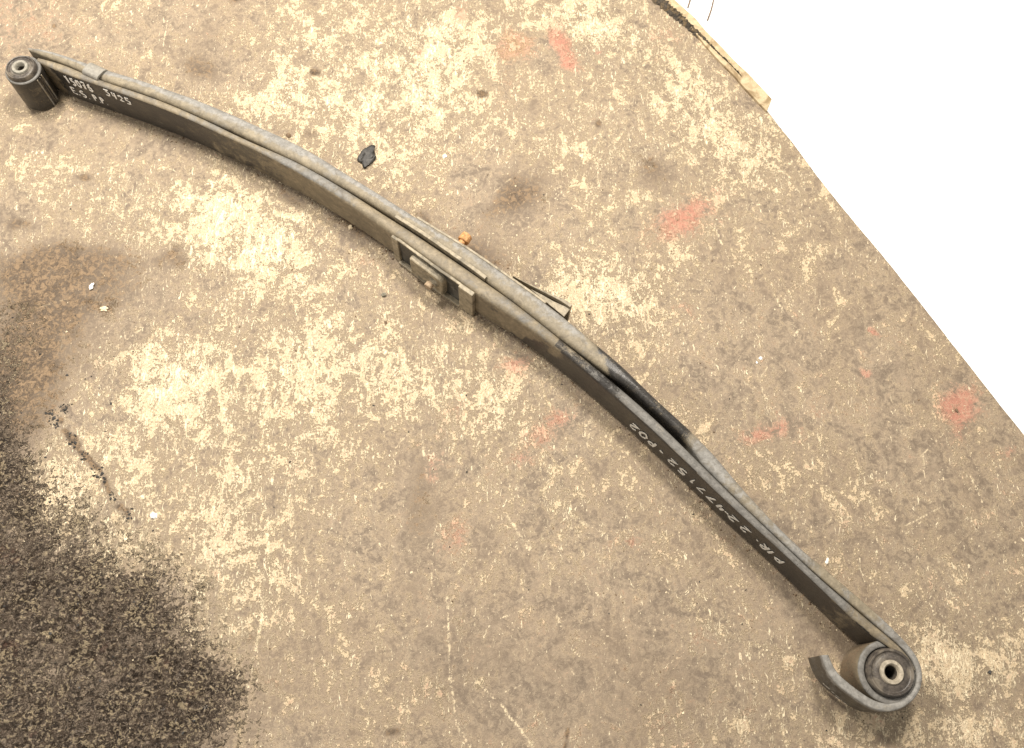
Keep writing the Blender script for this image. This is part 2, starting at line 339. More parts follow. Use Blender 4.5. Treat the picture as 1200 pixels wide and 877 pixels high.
# ---------------------------------------------------------------- materials of the metal
def steel_material(name, dusty=(.235, .193, .130), grey=(.165, .158, .145), black=(.022, .020, .018)):
    m = NT(name)
    P, G, RS = m.attr('paint'), m.attr('grey'), m.attr('rust')         # P: how much black paint is left, G: bare grey rubbed steel, and sheen painted on the black leaf top
    n1 = m.noise(34, 6, .68, .6); n2 = m.noise(150, 5, .7, .3); n3 = m.noise(520, 3, .7)
    along = m.noise(60, 5, .7, .4)
    dust = m.mix(m.ramp(n2, .33, .68), tuple(c*.72 for c in dusty), tuple(min(1, c*1.18) for c in dusty))
    dust = m.mix(m.ramp(n1, .35, .65, a=0, b=.75), dust, tuple(c*.60 for c in dusty))
    gr = m.mix(m.ramp(n2, .35, .68), tuple(c*.72 for c in grey), tuple(c*1.2 for c in grey))
    c = m.mix(m.ramp(m.sum((1., G), (1.2, n1), (.6, n2)), 1.12, 1.55), dust, gr)
    blk = m.mix(m.ramp(n2, .4, .75), black, tuple(q*1.9+.005 for q in black))
    blk = m.mix(m.ramp(n1, .52, .72, a=0, b=.18), blk, (.11, .095, .07))
    pv = m.ramp(m.sum((1., P), (1.5, n1), (1.1, n2), (.7, n3)), 1.86, 2.24)
    c = m.mix(pv, c, blk)
    scr = m.ramp(m.noise(30, 5, .8, .2, m.mapv((1, 1, 9), (0, 0, -.68))), .60, .68)
    c = m.mix(m.math('MULTIPLY', scr, .35), c, (.33, .29, .22))
    grime = m.ramp(m.noise(48, 5, .75, .9, m.mapv(loc=(1, 5, 8))), .52, .66)
    c = m.mix(m.math('MULTIPLY', grime, .45), c, (.075, .06, .043))
    chips = m.ramp(m.noise(260, 4, .75, .5, m.mapv(loc=(3, 3, 3))), .70, .74)
    c = m.mix(m.math('MULTIPLY', chips, .5), c, (.42, .38, .30))
    rust = m.ramp(m.noise(90, 5, .7, .6, m.mapv(loc=(7, 1, 2))), .66, .74)
    rust = m.math('MAXIMUM', m.math('MULTIPLY', rust, .35), m.math('MULTIPLY', RS, m.ramp(n2, .40, .62, a=.25, b=.85)))
    c = m.mix(rust, c, m.mix(m.ramp(n3, .4, .6), (.10, .066, .042), (.23, .16, .10)))
    rough = m.mix(pv, (.62, .62, .62), m.mix(m.ramp(n2, .3, .7), (.28, .28, .28), (.44, .44, .44)))
    m.bump(m.sum((.5, n2), (.3, n3), (.5, n1)), .0012, .55)
    return m.done(c, rough, spec=.5)
STEEL = steel_material('painted_spring_steel')
STEEL2 = steel_material('painted_spring_steel_outer', dusty=(.250, .210, .145), grey=(.235, .226, .208))
def simple(name, a, b, rough=.5, metal=0., sc=120, bump=.001, spec=.5, third=None):
    m = NT(name); n = m.noise(sc, 5, .7, .3); n2 = m.noise(sc*.28, 5, .65, .5)
    c = m.mix(m.ramp(n, .35, .66), a, b)
    if third: c = m.mix(m.ramp(n2, .5, .64), c, third)
    m.bump(m.sum((1., n), (.6, n2)), bump, .6)
    return m.done(c, m.ramp(n2, .3, .7, a=rough*.8, b=min(1, rough*1.2)), metal, spec)
GREYSTEEL = simple('dusty_grey_steel', (.17, .165, .15), (.30, .28, .25), .5, third=(.25, .21, .15))
CLIPSTEEL = simple('clip_steel', (.19, .178, .155), (.27, .255, .22), .5, sc=200)
TANSTEEL = simple('dusty_clamp_steel', (.20, .17, .118), (.36, .305, .215), .6, third=(.15, .13, .095))
RUBBER = simple('dusty_rubber', (.040, .034, .029), (.095, .08, .067), .38, sc=160, third=(.15, .128, .10))
SLEEVE = simple('bushing_sleeve', (.17, .16, .135), (.29, .27, .22), .42, sc=200, spec=.6)
SLEEVER = simple('bushing_sleeve_dusty', (.28, .245, .185), (.44, .385, .30), .6, sc=200)
HOLE = simple('sleeve_bore', (.05, .045, .035), (.12, .10, .08), .5)
BLACKPAD = simple('black_pad', (.012, .013, .013), (.035, .036, .034), .4, sc=180, third=(.09, .088, .08))
RUST = simple('rusty_bolt', (.36, .17, .065), (.62, .36, .16), .8, sc=260, third=(.50, .25, .09))
DUSTRUST = simple('dusty_rusty_bolt', (.27, .19, .125), (.42, .32, .21), .85, sc=260)
PAINTW = simple('white_marker_paint', (.72, .71, .67), (.92, .91, .88), .5, sc=300, bump=.0003)
PAINTG = simple('worn_marker_paint', (.50, .49, .45), (.80, .78, .72), .55, sc=420, bump=.0003)
WOOD = simple('dusty_wood', (.36, .28, .165), (.52, .42, .27), .8, sc=90, third=(.25, .18, .10))

# ---------------------------------------------------------------- the leaf spring
spring = bpy.data.objects.new('leaf_spring', None); COL.objects.link(spring)
_c = at((560, 330)); spring.location = (_c[0], _c[1], 0)
spring['label'] = 'long curved vehicle leaf spring lying on its side on the dusty floor'
spring['category'] = 'leaf spring'
bpy.context.view_layer.update()
SINV = Vector(spring.location)
def part(name, verts, faces, mat, parent=spring, smooth=True, label=None, kind=None, attrs=None):
    v = np.array(verts, float) - np.array(SINV)
    me = mesh_from(name, v, faces, smooth)
    if attrs:
        for k, a in attrs.items():
            t = me.attributes.new(k, 'FLOAT', 'POINT'); t.data.foreach_set('value', np.asarray(a, 'f'))
    return link(name, me, mat, parent, kind, label)

ZT, ZB = .070, .0012
def section(F, B, zt=ZT, zb=ZB, r=None, n=7):
    """rounded bar section between plan points F (front) and B (back)"""
    t = np.linalg.norm(B-F); r = min(.0055, .42*t) if r is None else min(r, .45*t); u = (B-F)/max(t, 1e-6)
    pts = []
    def P(off, z): q = F+u*off; pts.append((q[0], q[1], z))
    for k in range(n): a = k/(n-1)*math.pi/2; P(r*(1-math.sin(a))*1.0, zb+r*(1-math.cos(a)))      # bottom front corner
    pts.reverse(); pts2 = pts[:]; pts.clear()
    # order: start bottom centre -> front bottom -> front top -> back top -> back bottom
    for k in range(n): a = k/(n-1)*math.pi/2; P(r*(1-math.sin(a)), zb+r*(1-math.cos(a)))
    for zz in np.linspace(zb+r, zt-r, 6)[1:-1]: P(0, zz)
    for k in range(n): a = k/(n-1)*math.pi/2; P(r*(1-math.cos(a)), zt-r+r*math.sin(a))
    P(t*.5, zt+.0003)
    for k in range(n): a = k/(n-1)*math.pi/2; P(t-r*(1-math.sin(a)), zt-r+r*math.cos(a))
    for zz in np.linspace(zt-r, zb+r, 6)[1:-1]: P(t, zz)
    for k in range(n): a = k/(n-1)*math.pi/2; P(t-r*(1-math.cos(a)), zb+r-r*math.sin(a))
    return pts
def fix_section(s):
    # first corner was generated from the bottom to the side; keep monotone ring
    return s
def sweep(secs, closed=False):
    n = len(secs[0]); V = [p for s in secs for p in s]; Fc = []
    m_ = len(secs)
    for i in range(m_ if closed else m_-1):
        for j in range(n):
            a = i*n+j; b = i*n+(j+1) % n; c = ((i+1) % m_)*n+(j+1) % n; d = ((i+1) % m_)*n+j
            Fc.append((a, b, c, d))
    if not closed:
        Fc.append(tuple(range(n))); Fc.append(tuple(range((m_-1)*n, m_*n))[::-1])
    return V, Fc

# edges traced at the height of the top side
F1px = [(43, 71.5), (50, 75), (60, 79.5), (75, 86), (100, 94.6), (125, 103), (150, 112), (175, 121), (200, 130.5), (225, 141), (250, 153), (275, 164.5), (300, 176), (325, 189), (350, 202), (372, 216), (400, 233), (430, 253), (460, 274), (485, 292),
        (510, 311), (538, 330), (556, 343), (575, 355), (600, 370), (625, 388), (645, 402), (665, 418), (685, 434), (702, 449), (725, 469), (750, 491), (780, 519), (800, 538), (820, 557), (850, 586), (880, 613.5), (917, 647), (940, 669), (970, 697), (1000, 726), (1026, 750), (1040, 756.5), (1054, 764), (1064, 774), (1070, 786)]
G1px = [(36, 66), (45, 67), (60, 70.5), (80, 77), (100, 86.5), (130, 97.5), (150, 104), (175, 112.5), (200, 122), (225, 133), (250, 144.5), (275, 157), (300, 168.5), (325, 179), (350, 190.5), (375, 203.5), (400, 218), (425, 233.5), (450, 250), (475, 265.5),
        (500, 282), (525, 299), (550, 316), (575, 333.5), (600, 351), (625, 370.5), (650, 391), (670, 407), (690, 423.5), (702, 433), (720, 448), (740, 465), (760, 482.5), (780, 501.5), (805, 526), (818, 539.5), (840, 561.5), (865, 586.5), (900, 620), (928, 646.5), (960, 676.5), (997, 708), (1010, 719), (1040, 744.5), (1056, 757.5), (1068, 771), (1074.5, 785), (1075, 790)]
F2px = [(34, 60), (48, 64.5), (60, 69), (80, 76), (100, 85.5), (112, 91), (130, 96.8), (150, 103), (175, 111.5), (200, 121), (225, 132), (250, 143), (275, 154), (300, 166), (325, 178), (350, 190), (375, 203), (400, 217), (425, 231.5), (450, 246.5), (475, 262),
        (500, 278), (525, 295.5), (550, 313), (575, 332), (600, 350.5), (625, 370), (650, 390.5), (670, 405.5), (690, 420), (702, 429.5), (720, 442), (740, 456), (755, 469.5), (780, 491.5), (800, 511), (812, 524), (818, 536), (824, 544), (840, 560), (865, 585.5), (900, 619), (928, 645.5), (960, 675.5), (997, 707), (1010, 718), (1040, 744),
        (1058.5, 760), (1069, 771.5), (1075, 785), (1075, 802), (1067, 816), (1054, 824), (1039, 826), (1022, 820.5), (1002.5, 806.5), (983, 791), (976, 781), (971.5, 767.5)]
B2px = [(33, 57), (50, 57.5), (70, 62.5), (100, 73), (118, 78.5), (130, 83), (150, 88.5), (175, 96.5), (200, 105.5), (225, 114), (250, 124), (275, 134.5), (300, 146), (325, 157), (350, 169), (375, 183), (400, 199), (425, 214), (450, 229.5), (475, 245.5), (500, 261), (525, 276), (550, 291.5), (575, 308.5), (600, 326),
        (625, 343.5), (650, 362), (675, 382), (700, 403), (715, 415.5), (730, 428), (745, 443), (765, 463), (780, 477), (810, 504), (828, 522), (840, 534.5), (860, 559), (890, 593), (920, 624.5), (944, 647), (960, 660.5), (985, 682), (1013, 706), (1040, 730),
        (1058, 748), (1070, 761), (1079, 774), (1083.5, 788), (1082, 805), (1072.5, 822), (1055, 833), (1037.5, 837), (1020, 832), (997, 815), (977, 801), (967.5, 787), (963, 768)]
NF = 420
F1 = plan(F1px, ZT, NF, 5); G1 = plan(G1px, ZT, 900, 8)
F2 = smooth(resample([at(p, ZT)[:2] for p in F2px], 620), 3); B2 = smooth(resample([at(p, ZT)[:2] for p in B2px], 1300), 5)
def normals(P):
    t = np.gradient(P, axis=0); t /= np.linalg.norm(t, axis=1)[:, None]
    return np.stack([t[:, 1], -t[:, 0]], 1)        # points to the concave front for left-to-right travel
N1 = normals(F1)
N1 = np.where(((F1-np.array([nearest_on(G1, p) for p in F1]))*N1).sum(1)[:, None] > 0, N1, -N1)
pxF1 = to_px(np.c_[F1, np.full(NF, ZT)])[0]
def face(px, z, off):
    """point on the concave front face of the main leaf, addressed along its length"""
    x = np.interp(px, pxF1, F1[:, 0]); y = np.interp(px, pxF1, F1[:, 1]); nx = np.interp(px, pxF1, N1[:, 0]); ny = np.interp(px, pxF1, N1[:, 1])
    return np.array([x+nx*off, y+ny*off, z])

def sm(x, a, b): t = np.clip((x-a)/(b-a), 0, 1); return t*t*(3-2*t)
# --- main leaf
x_ = lambda i: pxF1[i]
secs = []; pa = []; gr = []
for i in range(NF):
    B = nearest_on(G1, F1[i]); s = section(F1[i], B, ZT, ZB, r=.0042+.0040*sm(x_(i), 330, 400)*(1-.5*sm(x_(i), 850, 980))); secs.append(s)
    x = pxF1[i]
    for (qx, qy, qz) in s:
        front = (np.linalg.norm(np.array([qx, qy])-F1[i]) < .0022) and qz < ZT-.003
        if front:
            p = .88*(1-.42*sm(x, 165, 250)-.58*sm(x, 270, 370))+.92*sm(x, 648, 668)*(1-.50*sm(x, 955, 995)*(1-sm(x, 1004, 1012)))
            p -= .55*(1-sm(x, 56, 68))
            if 600 < x < 664 and qz < .026-.010*math.cos((x-603)*.11)+(x-604)*.0003: p = max(p, .8)
            if ((x-610)/4)**2+((qz-.020)/.0055)**2 < 1: p = -.8
            if ((x-579)/8)**2+((qz-.050+(x-579)*.0008)/.007)**2 < 1: p = .42
            if ((x-640)/7)**2+((qz-.056)/.006)**2 < 1: p = .5
            g = .1
        else:
            p = .72*sm(x, 645, 655)*(1-sm(x, 700, 742))
            g = .35*(1-sm(x, 250, 420))+.5*sm(x, 300, 345)*(1-sm(x, 405, 430))+.85*sm(x, 660, 700)-.60*sm(x, 960, 1010)+.30*math.exp(-((x-560)/50)**2)+.3*math.exp(-((x-620)/30)**2)  # grey right of the clamp paints the sheen of the black top
            g += .25*math.exp(-((x-480)/30)**2)
            if qz > ZT-.004 and 648 < x < 700: p = .5
        pa.append(p); gr.append(g)
V, Fc = sweep(secs)
# eyes: rolled ends, part of the same forging
cL = at((26.5, 81.5), .069)[:2]; rL = .0268
cR = at((1041, 788), .063)[:2]; rR = .0385
def eye(center, r_out, thick, zt, a0, a1, n=72, paint=.5, g=.2):
    ss = []; P_ = []; G_ = []
    for k in range(n):
        a = a0+(a1-a0)*k/(n-1); d = np.array([math.cos(a), math.sin(a)])
        s = section(center+d*r_out, center+d*(r_out-thick), zt, ZB, r=.0028)
        ss.append(s)
        for q in s:
            out = abs(np.linalg.norm(np.array(q[:2])-center)-r_out) < .0012 and q[2] < zt-.002
            P_.append(paint if out else 0.); G_.append(.75 if not out else .15)
    return ss, P_, G_
def add(V, Fc, ss, closed=False):
    v, f = sweep(ss, closed); n = len(V); V += v; Fc += [tuple(i+n for i in q) for q in f]
ssL, p_, g_ = eye(cL, rL, .0055, .0685, math.radians(80), math.radians(80+352), paint=.66, g=.45)
add(V, Fc, ssL); pa += p_; gr += g_
ssR, p_, g_ = eye(cR, rR, .0088, .0645, math.radians(60), math.radians(60+352), paint=.12, g=.35)
add(V, Fc, ssR); pa += p_; gr += g_
main = part('main_leaf', V, Fc, STEEL, attrs={'paint': pa, 'grey': gr, 'rust': [1. if (rR+.003 > np.hypot(v[0]-cR[0], v[1]-cR[1]) > rR-.001 and v[2] < .0605 and i > NF*len(secs[0])) else 0. for i, v in enumerate(V)]})

# --- second leaf with its open wrap round the right eye
secs = []; pa = []; gr = []
pxF2 = to_px(np.c_[F2, np.full(len(F2), ZT)]); 
Bq = np.array([nearest_on(B2, p) for p in F2])
Bq = smooth(Bq, 3); Bq[0] = B2[0]; Bq[-1] = B2[-1]
for i in range(len(F2)):
    x = pxF2[0][i]; y = pxF2[1][i]
    wrap = i > 500 and y > 755
    lift = .002*(1-sm(x, 120, 500)) if not wrap else 0
    s = section(F2[i], Bq[i], ZT+lift, ZB+.014*sm(i, 572, 600), r=.0028 if wrap or x > 950 else .0075); secs.append(s)
    for q in s:
        t = np.linalg.norm(Bq[i]-F2[i]); off = np.linalg.norm(np.array(q[:2])-F2[i])/max(t, 1e-5)
        p = .74*sm(x+(off-.5)*34, 676, 716)*(1-sm(x, 792, 812))
        if q[2] < ZT-.008 and x > 690 and not wrap: p = max(p, .7*(1-sm(x, 800, 818)))
        if wrap and q[2] < ZT-.003 and off > .85: p = .62
        g = .08+.6*sm(off, .42, .6)*(1-.45*sm(x, 430, 520))*(1-sm(x, 660, 690))+.12+.35*sm(x, 800, 815)*(1-.9*sm(x, 925, 960)) + (.6*sm(i, 528, 548))
        pa.append(p); gr.append(g)
V, Fc = sweep(secs)
second = part('second_leaf', V, Fc, STEEL2, attrs={'paint': pa, 'grey': gr})

# ---------------------------------------------------------------- bushings
def lathe(center, prof, n=56, wob=0.0, sc=(1, 1)):
    V = []; Fc = []
    for i in range(n):
        a = 2*math.pi*i/n
        for r, z in prof:
            V.append((center[0]+math.cos(a)*r*sc[0], center[1]+math.sin(a)*r*sc[1], z))
    k = len(prof)
    for i in range(n):
        for j in range(k-1):
            Fc.append((i*k+j, ((i+1) % n)*k+j, ((i+1) % n)*k+j+1, i*k+j+1))
    return V, Fc
def bushing(c, r, z_ring, z_top, r_sl, r_h, slm, rib=True):
    rub = part('rubber_bushing', *lathe(c, [(r_sl-.0005, ZB), (r*.96, ZB), (r, .004), (r, z_ring), (r*1.03, z_ring+.002), (r*1.0, z_top-.0035), (r*.94, z_top-.0010), (r*.88, z_top-.0012), (r*.84, z_top-.0030), (r*.80, z_top-.0034), (r*.70, z_top-.0026), (r_sl+.0025, z_top-.0020), (r_sl, z_top-.0020)]), RUBBER)
    sl = part('inner_sleeve', *lathe(c, [(r_h, ZB), (r_sl, ZB), (r_sl, z_top-.001), (r_sl-.0012, z_top+.0008), (r_h+.0018, z_top+.0008), (r_h, z_top-.0012), (r_h-.0004, .03), (r_h, ZB)]), slm, parent=rub)
    part('sleeve_bore', *lathe(c, [(r_h-.0006, .012), (r_h-.0006, z_top-.006)]), HOLE, parent=rub)
    return rub
cLb = at((22.5, 78.5), .077)[:2]
cLm = (cL+cLb)/2
bushing(cLb*.6+cL*.4, .0225, .066, .0765, .0128, .0062, SLEEVE)
cRb = at((1046, 788.5), .0745)[:2]
bushing(cRb*.6+cR*.4, .0290, .062, .0740, .0150, .0088, SLEEVER)
# ridges on the left eye where the roll closes
for k, a in enumerate((-34, -22, -12)):
    a = math.radians(a); d = np.array([math.cos(a), math.sin(a)]); q = cL+d*(rL+.0004); tt = np.array([-d[1], d[0]])
    V = []; 
    for z in (.003, .064):
        for (u, w) in ((-.0012, -.001), (-.0006, .0011), (.0006, .0011), (.0012, -.001)): p_ = q+tt*u+d*w; V.append((p_[0], p_[1], z))
    part('roll_ridge', V, [(0, 1, 5, 4), (1, 2, 6, 5), (2, 3, 7, 6), (0, 3, 2, 1), (4, 5, 6, 7)], RUBBER if k % 2 else GREYSTEEL, parent=main)

# ---------------------------------------------------------------- boxes on the face
def facebox(name, x0, x1, z0, z1, o0, o1, mat, bev=.0012, n=8, parent=spring, jig=0.0, label=None):
    V = []
    for i in range(n+1):
        x = x0+(x1-x0)*i/n
        for (z, o) in ((z0, o0), (z0, o1), (z1, o1), (z1, o0)): V.append(face(x, z, o+jig*random.uniform(-1, 1)))
    Fc = []
    for i in range(n):
        for j in range(4): a = i*4+j; b = i*4+(j+1) % 4; Fc.append((a, b, b+4, a+4))
    Fc += [(0, 1, 2, 3), (n*4+3, n*4+2, n*4+1, n*4)]
    o = part(name, V, Fc, mat, parent, label=label)
    if bev:
        md = o.modifiers.new('bevel', 'BEVEL'); md.width = bev; md.segments = 3; md.limit_method = 'ANGLE'; md.angle_limit = math.radians(50)
    return o
# front clamp: posts, rails and the window in it
clamp = facebox('clamp_post', 460.5, 468, .001, .0700, .0004, .0052, TANSTEEL)
clamp2 = facebox('clamp_post', 540.5, 557, .001, .0715, .0004, .0075, TANSTEEL)
facebox('clamp_rail', 467, 541, .0685, .0715, .0004, .0045, TANSTEEL, .0007, 16, jig=.0003)
facebox('clamp_rail', 467, 541, .0008, .0075, .0004, .0085, TANSTEEL, .001, 16)
facebox('black_backing', 467.5, 541, .007, .0690, .0003, .0018, BLACKPAD, 0, 16)
# pad block with a soft outline
def pad():
    V = []; Fc = []; prof = []
    x0, x1, z0, z1 = 484.5, 523.5, .012, .060
    cs = 7
    def ring(ins, off):
        pts = []
        for (cx, cz, a0) in ((x1, z1, 0), (x0, z1, 90), (x0, z0, 180), (x1, z0, 270)):
            for k in range(cs):
                a = math.radians(a0+90*k/(cs-1)); rr = 8 if a0 in (0,) else 3
                rz = .012 if a0 == 0 else .004
                ccx = cx-(rr if cx == x1 else -rr); ccz = cz-(rz if cz == z1 else -rz)
                X = ccx+math.cos(a)*(rr-ins*1.0); Z = ccz+math.sin(a)*(rz-ins*.0011)
                pts.append(face(X, Z, off))
        return pts
    rings = [ring(0, .001), ring(0, .0095), ring(.8, .0112), ring(1.8, .0118), ring(2.6, .0110)]
    k = cs*4
    for r in rings: V += r
    for i in range(len(rings)-1):
        for j in range(k): Fc.append((i*k+j, i*k+(j+1) % k, (i+1)*k+(j+1) % k, (i+1)*k+j))
    Fc.append(tuple(range((len(rings)-1)*k, len(rings)*k)))
    return part('spacer_pad', V, Fc, TANSTEEL)
pad()
# centre bolt through the pack
def rod(a, b, r, n=10, jit=0.0, taper=1.0, rings=2):
    a, b = Vector(a), Vector(b); d = (b-a).normalized(); u = d.orthogonal().normalized(); w = d.cross(u)
    V = []; Fc = []
    for k in range(rings):
        t = k/(rings-1); c = a.lerp(b, t); rr = r*(1+(taper-1)*t)
        for i in range(n):
            q = 2*math.pi*i/n; V.append(tuple(c+(u*math.cos(q)+w*math.sin(q))*rr*(1+random.uniform(-jit, jit))))
    for k in range(rings-1):
        for i in range(n): Fc.append((k*n+i, k*n+(i+1) % n, (k+1)*n+(i+1) % n, (k+1)*n+i))
    Fc += [tuple(range(n))[::-1], tuple(range((rings-1)*n, rings*n))]
    return V, Fc
zb = .036
fp = face(511, zb, 0); nn = np.array([np.interp(511, pxF1, N1[:, 0]), np.interp(511, pxF1, N1[:, 1]), 0])
bolt = part('centre_bolt', *rod(fp+nn*.008, fp+nn*.018, .0038, 14, .05), DUSTRUST)
o = part('bolt_head', *rod(fp+nn*.015, fp+nn*.023, .0066, 12, .08, .92, 3), DUSTRUST, parent=bolt)
md = o.modifiers.new('bevel', 'BEVEL'); md.width = .0012; md.segments = 2
o = part('dirt_lump', *rod(fp+nn*.010+np.array([.004, .0, .000]), fp+nn*.016+np.array([.004, 0, -.002]), .012, 12, .18, .55, 4), TANSTEEL, parent=bolt)
# nut end behind the pack
nutp = at((544, 281), .030)
bk = nearest_on(B2, nutp[:2]); dirb = np.r_[nutp[:2]-bk, 0]; dirb /= np.linalg.norm(dirb)
bolt2 = part('bolt_end', *rod(np.r_[bk, .030]-dirb*.004, nutp+dirb*.004, .0055, 14, .05), RUST)
o = part('rusty_nut', *rod(nutp-dirb*.004, nutp+dirb*.009, .0098, 8, .05, .94, 3), RUST, parent=bolt2, label='orange rusty nut')
md = o.modifiers.new('bevel', 'BEVEL'); md.width = .0018; md.segments = 2
# spacer strip between the leaves
def strip(name, curve, pxa, pxb, o0, o1, z0, z1, mat, sign=1, n=40, bev=.0005, taper=None):
    P = curve; pxx = to_px(np.c_[P, np.full(len(P), ZT)])[0]; sel = np.where((pxx[:len(P)*3//4] >= pxa) & (pxx[:len(P)*3//4] <= pxb))[0]
    sel = sel[np.linspace(0, len(sel)-1, n).astype(int)]; Nn = normals(P)
    V = []
    for q, i in enumerate(sel):
        nn = Nn[i]; t = q/(n-1)
        if nn[1] > 0: nn = -nn
        k = taper(t) if taper else (1, 0)
        for (z, o) in ((z0, o0), (z0, o1), (z1, o1), (z1, o0)):
            p = P[i]-nn*(o*k[0]+k[1])*sign; V.append((p[0], p[1], z))
    Fc = []
    for i in range(n-1):
        for j in range(4): a = i*4+j; b = i*4+(j+1) % 4; Fc.append((a, b, b+4, a+4))
    Fc += [(0, 1, 2, 3), (n*4-1, n*4-2, n*4-3, n*4-4)]
    ob = part(name, V, Fc, mat)
    if bev:
        md = ob.modifiers.new('bevel', 'BEVEL'); md.width = bev; md.segments = 2; md.limit_method = 'ANGLE'; md.angle_limit = math.radians(50)
    return ob
strip('spacer_strip', F2, 462, 570, -.0012, .0042, .004, .0722, TANSTEEL)
strip('back_plate', B2, 488, 640, -.001, .0024, .004, .0672, TANSTEEL)
# lipped bracket standing off the back of the pack
def bracket():
    pts = [((601, 322), .0), ((622, 335), 0), ((636, 343), 0), ((652, 350.5), 0), ((662, 356.5), 0), ((668, 361), 0)]
    C = smooth(resample([at(p, .062)[:2] for p, _ in pts], 40), 3); Nn = normals(C)
    V = []; Fc = []; n = len(C)
    for i in range(n):
        nn = Nn[i] if Nn[i][1] > 0 else -Nn[i]; t = i/(n-1)
        th = .0012+.0026*sm(t, .55, .9); zt = .058+.006*sm(t, 0, .5); zlow = .010+.03*(1-sm(t, .1, .7))
        for (z, o) in ((zlow, 0), (zlow, th), (zt, th+.0016*t), (zt, 0)): q = C[i]+nn*o; V.append((q[0], q[1], z))
    for i in range(n-1):
        for j in range(4): a = i*4+j; b = i*4+(j+1) % 4; Fc.append((a, b, b+4, a+4))
    Fc += [(0, 1, 2, 3), (n*4-1, n*4-2, n*4-3, n*4-4)]
    ob = part('back_bracket', V, Fc, TANSTEEL, label='thin lipped bracket')
    md = ob.modifiers.new('bevel', 'BEVEL'); md.width = .0006; md.segments = 2
    # web that ties it to the leaf, its edge seen from above
    w = [at(p, z) for p, z in (((622, 339), .059), ((640, 354), .059), ((661, 371), .059), ((668, 362), .059), ((648, 353), .059), ((636, 346), .059))]
    V = [tuple(p) for p in w]+[(p[0], p[1], p[2]-.004) for p in w]; k = len(w)
    Fc = [tuple(range(k)), tuple(range(k, 2*k))[::-1]]+[(i, (i+1) % k, k+(i+1) % k, k+i) for i in range(k)]
    part('bracket_web', V, Fc, TANSTEEL, parent=ob, smooth=False)
bracket()

# rebound clip bent over the second leaf near the left eye
def clip():
    # top outline px at clip height: front edge (94,83)-(112,91), back edge (108,71.5)-(126,78.5)
    A = at((94.5, 83.5), .0765); Bp = at((112.5, 92), .0765); Cc = at((106, 71.5), .0765); D = at((126, 78.5), .0765)
    n = 26; th = .0042; V = []; Fc = []
    zt = .0765; 
    ends = ((A, Cc), (Bp, D))
    prof = []
    # profile in (u 0..1 across, z): front leg up, rounded, over, rounded, back leg down
    r = .006
    W = .5*(np.linalg.norm(Cc-A)+np.linalg.norm(D-Bp))
    def path(ins):
        out = [(ins, .004)]
        rr = r-ins
        for k in range(6): a = math.pi*(1-k/5/2); out.append((r+math.cos(a)*rr, zt-r+math.sin(a)*rr))
        r2 = .009; rr2 = r2-ins
        for k in range(7): a = math.pi/2*(1-k/6); out.append((W-r2+math.cos(a)*rr2, zt-r2+math.sin(a)*rr2))
        out.append((W-ins, .004)); return out
    for (P0, P1) in ends:
        d = (P1-P0); d[2] = 0; d /= np.linalg.norm(d)
        for (u, z) in path(0): V.append((P0[0]+d[0]*u, P0[1]+d[1]*u, z))
        for (u, z) in path(th): V.append((P0[0]+d[0]*u, P0[1]+d[1]*u, z))
    k = len(path(0))
    for i in range(k-1):
        Fc.append((i, i+1, 2*k+i+1, 2*k+i)); Fc.append((k+i, 3*k+i, 3*k+i+1, k+i+1))
        Fc.append((i, k+i, k+i+1, i+1)); Fc.append((2*k+i, 2*k+i+1, 3*k+i+1, 3*k+i))
    Fc += [(0, 2*k, 3*k, k), (k-1, 2*k-1, 4*k-1, 3*k-1)]
    ob = part('rebound_clip', V, Fc, CLIPSTEEL)
    md = ob.modifiers.new('bevel', 'BEVEL'); md.width = .0006; md.segments = 2; md.limit_method = 'ANGLE'; md.angle_limit = math.radians(60)
clip()

# ---------------------------------------------------------------- hand painted lettering
def arc(cx, cy, rx, ry, a0, a1, n=9): return [(cx+rx*math.cos(math.radians(a0+(a1-a0)*k/(n-1))), cy+ry*math.sin(math.radians(a0+(a1-a0)*k/(n-1)))) for k in range(n)]
GL = {'1': [[(.2, .72), (.5, 1), (.55, 0)]], '5': [[(.85, 1), (.25, .97), (.2, .56)]+arc(.42, .3, .4, .3, 110, -130)],
      '0': [arc(.5, .5, .38, .5, 90, 450, 17)], '7': [[(.05, .95), (.85, 1), (.45, 0)], [(.2, .5), (.75, .52)]], 'seven': [[(.05, .95), (.9, 1), (.4, 0)]],
      '6': [[(.75, 1), (.35, .75), (.16, .4)]+arc(.48, .28, .34, .28, 160, -170, 13)], 'E': [[(.85, 1), (.15, 1), (.15, 0), (.85, 0)], [(.15, .5), (.7, .5)]],
      'S': [arc(.5, .74, .36, .26, 40, 240, 8)+arc(.5, .26, .36, .26, 70, -140, 8)], '.': [[(.4, .02), (.55, .06)]], 'P': [[(.2, 0), (.2, 1)], [(.2, 1)]+arc(.35, .74, .42, .26, 80, -90, 8)+[(.2, .46)]],
      '3': [[(.05, .95), (.8, .98), (.4, .6)]+arc(.42, .3, .36, .3, 80, -140, 8)], '4': [[(.3, 1), (.2, .45), (.8, .5)], [(.75, 1), (.65, 0)]],
      '2': [arc(.45, .72, .36, .28, 160, -20, 8)+[(.1, .02), (.9, .05)]], 'I': [[(.5, 0), (.5, 1)]], 'R': [[(.2, 0), (.2, 1)], [(.2, 1)]+arc(.35, .74, .4, .26, 80, -90, 8)+[(.2, .46), (.85, 0)]],
      '-': [[(.1, .5), (.8, .5)]], 'dot': [[(.4, .45), (.6, .55)]]}
